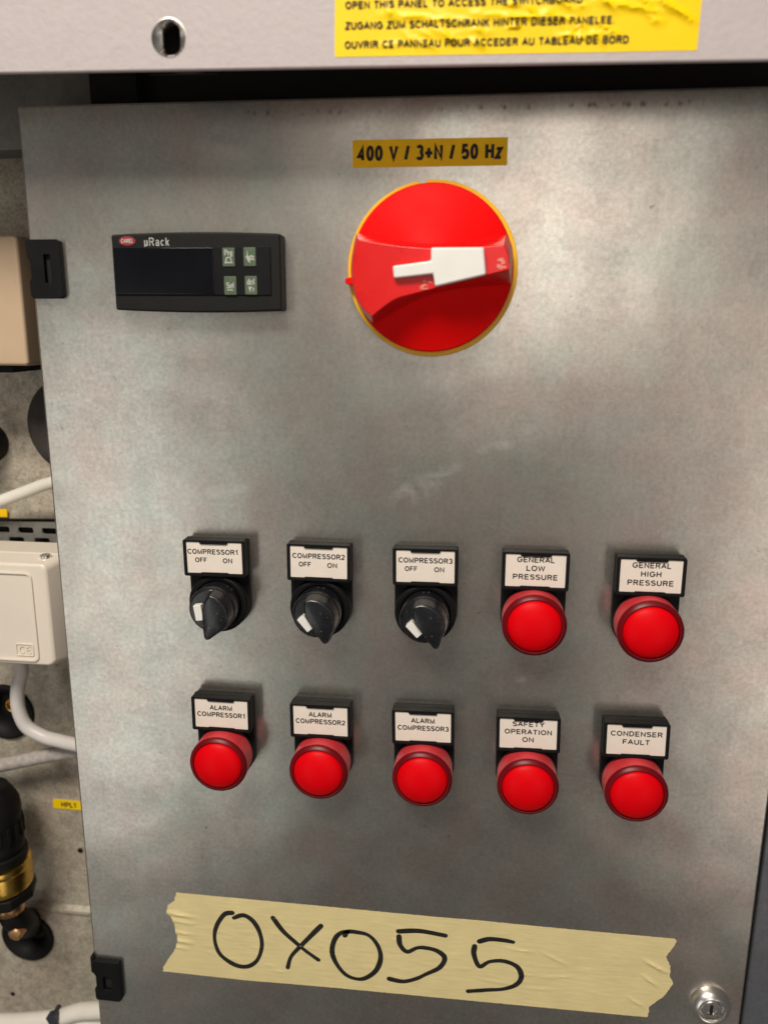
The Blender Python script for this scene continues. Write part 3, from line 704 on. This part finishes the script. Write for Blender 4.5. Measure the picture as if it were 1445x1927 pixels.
for i, lines, where in lamps:
    t, ins_ = unit(i, 'indicator_lamp', 'red round indicator lamp labelled %s, %s' % (' '.join(l[0] for l in lines), where), 'indicator lamp', G2)
    for s, z, w in lines: lettering(s, 0, z, K, w, 2.35, M['ink'], ins_)
    shared('lamp_collar', lamp_collar, M['black'], t)
    sd = shared('lens_bezel', lens_side, M['lensside'], t); shared('lens_rim', lens_rim, M['lensrim_shade'], sd)
    shared('lens', lens_cap, M['lens'], t)

# ------------------------------------------------------------------ masking tape
tp = thing('masking_tape', 'strip of pale yellow masking tape with handwritten 0X055 and torn ends', 'tape', -7, -219.5, .03)
ox, oz = -7, -219.5
tl = [(-132.9, -193.4), (-134.0, -198.1), (-138.1, -202.2), (-139.2, -205.9), (-135.8, -210.5), (-134.5, -216.5), (-133.7, -222.0), (-134.7, -228.9), (-138.9, -235.7), (-142.9, -242.4), (-143.2, -245.3)]
tr = [(119.5, -243.3), (120.2, -236.5), (126.2, -229.8), (130.8, -221.2), (128.6, -216.4), (128.4, -210.7), (125.9, -205.2), (130.6, -195.4), (129.1, -194.2)]
bt = [(-96.6, -245.7), (-42.9, -244.6), (3.6, -244.3)]; tpp = [(76.0, -194.2), (27.4, -193.8), (2.7, -194.0), (-70, -193.6)]
ol = dense([(x - ox, z - oz) for x, z in tl + bt + tr + tpp], 1.1)
rt = random.Random(5)
ol = [(x + (rt.uniform(-.35, .35) if (x < -122 or x > 125) else 0), z + rt.uniform(-.10, .10)) for x, z in ol]
CR = []
for i in range(150):
    CR.append((rt.uniform(-118, 128), rt.gauss(-1, 9), R(rt.uniform(-9, 7)), rt.uniform(2, 8), rt.uniform(.28, .5), rt.uniform(.06, .20)))
for z, l, w, am in ((12.5, 8, 1.1, .9), (8, 10, 1.0, .55), (1, 8, .8, .6), (-4.5, 9, 1.0, .7), (-9, 6, .7, .5)): CR.append((-125, z, R(-6), l, w, am))
for x, z, a, l, w, am in ((128, 8, -28, 8, .9, .9), (126, -1, -35, 6, .8, .6), (120, -15, -30, 6, .8, .5), (77, 7, -25, 9, .7, .5), (60, 10, -3, 9, .6, .4), (80, -4, 6, 10, .6, .35), (50, -11, -3, 9, .6, .35), (70, -13, 5, 8, .6, .3)): CR.append((x, z, R(a), l, w, am))
grid = {}
for c in CR:
    for gx in range(int((c[0] - c[3]) // 10), int((c[0] + c[3]) // 10) + 1): grid.setdefault(gx, []).append(c)
def ht(x, z):
    v = .12
    for (cx, cz, ang, ln, wd, am) in grid.get(int(x // 10), ()):
        ca, sa = math.cos(ang), math.sin(ang); u = ((x - cx) * ca + (z - cz) * sa) / ln; w = (-(x - cx) * sa + (z - cz) * ca) / wd
        if abs(u) < 1 and abs(w) < 3: v += am * (1 - u * u) * math.exp(-w * w)
    return v
bm = sheet(ol, .85, ht, .12)
finish(bm, 'tape_strip', M['tape'], tp)
STROKES = [
[(-101.8, -202.8), (-106.3, -204.3), (-110.9, -212.0), (-112.4, -220.2), (-110.6, -228.6), (-105.9, -233.7), (-99.5, -236.7), (-93.5, -236.0), (-88.5, -231.1), (-85.9, -222.2), (-86.9, -213.7), (-90.4, -206.8), (-95.6, -203.7), (-101.0, -205.9)],
[(-79.2, -203.6), (-74.1, -211.1), (-67.9, -217.1), (-61.7, -222.5), (-54.7, -227.6)],
[(-53.0, -205.8), (-58.4, -212.4), (-64.3, -219.8), (-69.7, -227.1), (-71.8, -234.5)],
[(-40.1, -210.4), (-38.5, -207.9), (-33.4, -207.7), (-27.2, -209.0), (-22.5, -214.5), (-20.7, -222.2), (-23.0, -230.3), (-28.2, -235.8), (-33.4, -237.4), (-39.7, -235.3), (-44.9, -228.6), (-47.1, -220.9), (-45.3, -212.8), (-41.6, -208.6), (-38.5, -207.9)],
[(-11.3, -204.7), (0.0, -203.3), (13.5, -204.7)],
[(-11.0, -207.8), (-10.3, -213.1), (-6.6, -216.9), (-1.5, -214.0), (3.0, -213.4), (9.3, -214.6), (13.4, -218.6), (10.8, -224.9), (3.3, -230.2), (-1.3, -233.3), (-8.4, -236.0), (-16.0, -235.2)],
[(31.3, -206.3), (36.4, -204.3), (43.7, -204.2), (48.7, -204.8)],
[(28.9, -209.5), (28.7, -214.7), (31.8, -221.7), (36.9, -218.2), (44.3, -217.0), (51.1, -219.5), (53.8, -225.1), (51.6, -230.6), (44.9, -234.4), (35.0, -236.3), (26.3, -238.1)]]
for k, st in enumerate(STROKES):
    bm = bmesh.new(); ribbon(bm, [(x - ox, z - oz) for x, z in st], 2.5, 0, 9)
    o = finish(bm, 'pen_stroke', M['pen'], tp, sm=False)
    hugging(o, ht, .08 + .012 * k)

# ------------------------------------------------------------------ fittings left of the door
tb = thing('conduit_box', 'tan rounded plastic casing beside the upper hinge', 'plastic casing', -222, 118, -55)
bm = bmesh.new(); add_prism(bm, rrect(-40, 15.5, -31.5, 32, 2), 0, 26); finish(bm, 'casing', M['tan'], tb, 11, 6)
bm = bmesh.new(); add_prism(bm, rrect(-36, 2, -35.5, -31.7, 1), -10, 18); finish(bm, 'gasket', M['rubber'], tb, .6)

bk = thing('cable_gland', 'black round gland cut by the photo edge above the white sloping cable', 'cable gland', -265, 39, -66)
bm = bmesh.new(); add_lathe(bm, [(0, 4), (6, 4), (7, 9), (9.2, 9.5), (10.5, 8), (10.8, 0), (12, -6), (12, -13)], 0, 0, 32); finish(bm, 'gland_body', M['rubber'], bk)

cp = thing('round_shape', 'dark grey round shape half hidden behind the door above the sloping cable', 'cap', -211, 50, -78)  # plain dark domed disc, what it belongs to is unknown
bm = bmesh.new(); add_lathe(bm, [(26, -1), (25.6, 3), (24, 6), (20, 8), (10, 9.5), (0, 10)], 0, 0, 48); finish(bm, 'dome', M['roundgrey'], cp)
bm = bmesh.new(); add_lathe(bm, [(28.5, -1.8), (28.3, 0), (27.5, .8), (25.7, .9)], 0, 0, 48); finish(bm, 'flange', M['roundgrey'], cp)

c1 = bmesh.new(); add_tube(c1, [(-276, -2, -62), (-250.4, 7.6, -60), (-233, 14.2, -58), (-217, 20, -54), (-196, 26, -46)], 3.5)
o = finish(c1, 'sloping_cable', M['cablewhite'], None); o['label'] = 'white cable sloping up behind the door above the terminal rail'; o['category'] = 'cable'

yt = thing('yellow_marker', 'tiny yellow marker cut by the left photo edge below the sloping cable', 'marker', -262, -3.6, -77.9)
bm = bmesh.new(); add_prism(bm, rrect(-10, 4.5, -2.4, 2.4, .4), 0, .5); finish(bm, 'marker_plate', M['amber'], yt, sm=False)

rl = thing('mounting_rail', 'slotted grey metal mounting rail above the white junction box', 'mounting rail', -245, -15, -79.9)
bm = bmesh.new()
holes = [rrect(-12 + 15 * k - 5.2, -12 + 15 * k + 4.4, 1.2, 5.0, 1.2) for k in range(-2, 4)]
holes2 = [rrect(-3 + 16 * k - 5.4, -3 + 16 * k + 4.0, -5.2, -1.2, 1.2) for k in range(-2, 4)]
add_holed(bm, [(-60, -9), (60, -8), (60, 9.5), (-60, 6.5)], holes + holes2, 8, 9.4); finish(bm, 'rail', M['railgrey'], rl, sm=False)
bm = bmesh.new(); add_prism(bm, [(-60, -9), (60, -8), (60, 9.5), (-60, 6.5)], 0, 3); finish(bm, 'rail_back', M['unlitdark'], rl, sm=False)
bm = bmesh.new(); add_prism(bm, rect(-26, -22.8, -8, 2), 9.5, 13); add_prism(bm, rect(-20.6, -18.4, -8, 1), 9.5, 13); finish(bm, 'copper_terminal', M['copper'], rl, .3)

jb = thing('junction_box', 'white plastic junction box with a raised lid and moulded emblem', 'junction box', -222, -42, -58)
bm = bmesh.new(); add_prism(bm, rrect(-45, 26, -33, 27.5, 2.5), 0, 24); finish(bm, 'base', M['box'], jb, 3, 4)
bm = bmesh.new(); add_prism(bm, rrect(-45, 25.4, -33.2, 27.7, 3.5), 24.1, 38, top=rrect(-44, 19.5, -32.0, 25.6, 4)); finish(bm, 'lid', M['box'], jb, 1.6, 4)
bm = bmesh.new(); add_holed(bm, rrect(-46, 11.6, -29.6, 21.0, 3.5, 6), [rrect(-45, 10.6, -28.6, 20.0, 3)], 37.9, 39.0); finish(bm, 'lid_rib', M['box'], jb, .25)
bm = bmesh.new(); add_holed(bm, rrect(-1.6, 8.6, -26.6, -19.6, 1.0), [rrect(-1.1, 8.1, -26.1, -20.1, .8)], 37.9, 38.6); em = finish(bm, 'emblem_frame', M['box'], jb, .15)
# CE mark as raised arcs
bm = bmesh.new()
for cx in (2.0, 6.0):
    ribbon(bm, [(cx + 1.5 * math.cos(R(a)), -23.1 + 2.0 * math.sin(R(a))) for a in range(60, 301, 30)], .55, 38.5, 3)
ribbon(bm, [(4.5, -23.1), (5.2, -23.1), (6.2, -23.1)], .5, 38.52, 2)
r_ = bmesh.ops.extrude_face_region(bm, geom=list(bm.faces))
for e in r_['geom']:
    if isinstance(e, bmesh.types.BMVert): e.co.y += .45 * MM
finish(bm, 'emblem', M['box'], jb, sm=False)
bm = bmesh.new(); add_lathe(bm, [(0, .5), (1.6, .5), (2.4, 1.0), (2.9, .6), (3.0, -3)], axis='z', base=(15.0, 27.6, 29), n=24); finish(bm, 'lid_screw', M['chrome'], jb)

c2 = bmesh.new(); add_tube(c2, [(-240.0, -70, -42), (-241.2, -90.9, -50), (-244.6, -103, -50), (-245.8, -116, -50), (-242.0, -128, -50), (-232.0, -134.2, -50), (-221, -136, -49), (-205, -136.6, -46), (-185, -136, -42)], 4.1)
o = finish(c2, 'curved_cable', M['cable'], None); o['label'] = 'thick light grey cable curving from the junction box behind the door'; o['category'] = 'cable'

def grommet(x, z, label):
    t = thing('grommet', label, 'grommet', x, z, -79.9, 0, 'black rubber grommets in the rear sheet')
    bm = bmesh.new(); add_lathe(bm, [(18.3, -3), (18.9, 0.2), (18.6, 1.8), (17, 2.4), (14, 1.2), (10.5, -3), (9.8, -9), (0, -10)], 0, 0, 40); finish(bm, 'rubber_ring', M['rubber'], t)
    return t
grommet(-273.5, -136, 'black rubber grommet in the rear sheet behind the curved grey cable')
grommet(-276, -306, 'black rubber grommet in the rear sheet around the lowest copper pipe')
bs = thing('brass_stub', 'small round brass pipe end inside the upper black grommet', 'pipe end', -265, -128, -88)
bm = bmesh.new(); add_lathe(bm, [(4.8, 0), (4.8, 14), (4.4, 14.8), (3.6, 14.6), (3.4, 8), (0, 8)], 0, 0, 28); finish(bm, 'pipe', M['brass'], bs)

hs = bmesh.new(); add_tube(hs, [(-300, -170, -60), (-269, -162.4, -60), (-250.9, -157.2, -60), (-233, -151.8, -59), (-215, -146.5, -56), (-190, -140, -48)], 4.5)
o = finish(hs, 'clear_hose', M['hose'], None); o['label'] = 'grey translucent hose sloping behind the door under the curved cable'; o['category'] = 'hose'

pf = thing('pressure_fitting', 'black and brass pressure fitting standing left of the yellow tag', 'pipe fitting', -266, -240, -45)
bm = bmesh.new(); add_lathe(bm, [(0, 79), (3.2, 79), (3.4, 74), (9.5, 73), (12.5, 68), (15.2, 62), (15.9, 56), (15.2, 50), (15.6, 46), (15.2, 38), (15.8, 36), (15.6, 30), (15.2, 29), (16.8, 28.2), (17.0, 24), (16, 22.5)], axis='z', n=32); sb = finish(bm, 'sensor_body', M['rubber'], pf)
for k in range(18):
    a = 2 * math.pi * k / 18
    bm = bmesh.new(); add_prism(bm, rrect(-1.1, 1.1, 38.5, 49, .5), 15.2, 16.5); g = finish(bm, 'grip_rib', M['rubber'], sb, .3); g.rotation_euler = (0, 0, a)
bm = bmesh.new(); add_prism(bm, [(3.6, 25), (4.6, 25), (6.4, 29.5), (7.0, 27), (8.4, 27.2), (9.6, 29.2), (10.2, 25.2), (9.4, 25.2), (9.1, 26.6), (7.4, 26.2), (6.6, 26.0), (5.6, 27)], 17.2, 17.5); finish(bm, 'pale_mark', M['print'], pf, sm=False)
bm = bmesh.new(); add_lathe(bm, [(15.8, 22.4), (18.2, 21.8), (18.9, 19), (18.3, 17.4), (18.9, 15.5), (18.4, 11), (19.0, 9), (18.4, 5), (16.6, 3.6)], axis='z', n=28); finish(bm, 'brass_nut', M['brass'], pf, 0, 2)
bm = bmesh.new(); add_lathe(bm, [(16.4, 3.5), (19.6, 3), (20.2, -3), (16, -6.5), (9.6, -7.4)], axis='z', n=8); finish(bm, 'collar_nut', M['rubber'], pf, .8)
bm = bmesh.new(); add_lathe(bm, [(8.2, -7), (8.8, -8), (9.0, -13), (8.4, -15)], axis='z', base=(3.5, 0, 0), n=24); finish(bm, 'copper_ferrule', M['copper'], pf)
bm = bmesh.new(); add_tube(bm, [(3.5, -14.5, 0), (5, -19, 0), (6.4, -25, -3), (3.5, -34, -12), (-3, -47, -24), (-11, -64, -44)], 8.2, 20); finish(bm, 'elbow', M['rubber'], pf)
bm = bmesh.new(); add_lathe(bm, [(0, 7.2), (3.4, 6.9), (4.4, 6), (4.6, 4), (4.6, -8)], 8.6, -27.5, 24); finish(bm, 'copper_tip', M['copper'], pf)

tg = thing('yellow_tag', 'small yellow printed tag reading HPL1 beside the door edge', 'label', -237.5, -200.4, -79.9)
bm = bmesh.new(); add_prism(bm, rrect(-10.2, 9.6, -3.2, 3.2, .4), 0, .5); finish(bm, 'tag_strip', M['sticker'], tg, sm=False)
lettering('HPL1', .6, 0, .52, 10.2, 3.3, M['ink'], tg)

c3 = bmesh.new(); add_tube(c3, [(-300, -340, -42), (-275.8, -337.5, -40), (-253, -333.6, -40), (-234, -328.6, -40), (-220, -322.5, -40), (-206, -317.8, -38), (-185, -311, -34)], 5.4)
lc = finish(c3, 'lower_cable', M['cablewhite'], None); lc['label'] = 'thick white cable along the bottom left corner, bound by a black tie'; lc['category'] = 'cable'
c4 = bmesh.new(); add_tube(c4, [(-290, -352, -40), (-253, -345, -40), (-228, -334.5, -41), (-206, -327, -40), (-185, -321, -36)], 4.2)
o = finish(c4, 'second_lower_cable', M['cablewhite'], None); o.name = 'lower_cable'; o['label'] = 'thinner white cable just under the tied white cable at the bottom edge'; o['category'] = 'cable'
ti = thing('cable_tie', 'black cable tie around the white cables at the bottom', 'cable tie', -232.6, -328.2, -40, 24)
bm = bmesh.new()
rg = [(6.2, 5.2), (6.2, -13), (3, -17), (-2, -13), (-2, 5.2)]
bm.free(); bm = bmesh.new(); add_tube(bm, [(0, 6.0, -3), (0, 4.6, 5), (0, -2, 7), (0, -10, 6.4), (0, -16, 0)], 1.6, 10); finish(bm, 'strap', M['tie'], ti)
bm = bmesh.new(); add_prism(bm, rrect(-2.8, 3.0, 2.2, 8.2, .6), 2, 8); finish(bm, 'tie_head', M['tie'], ti, .5)
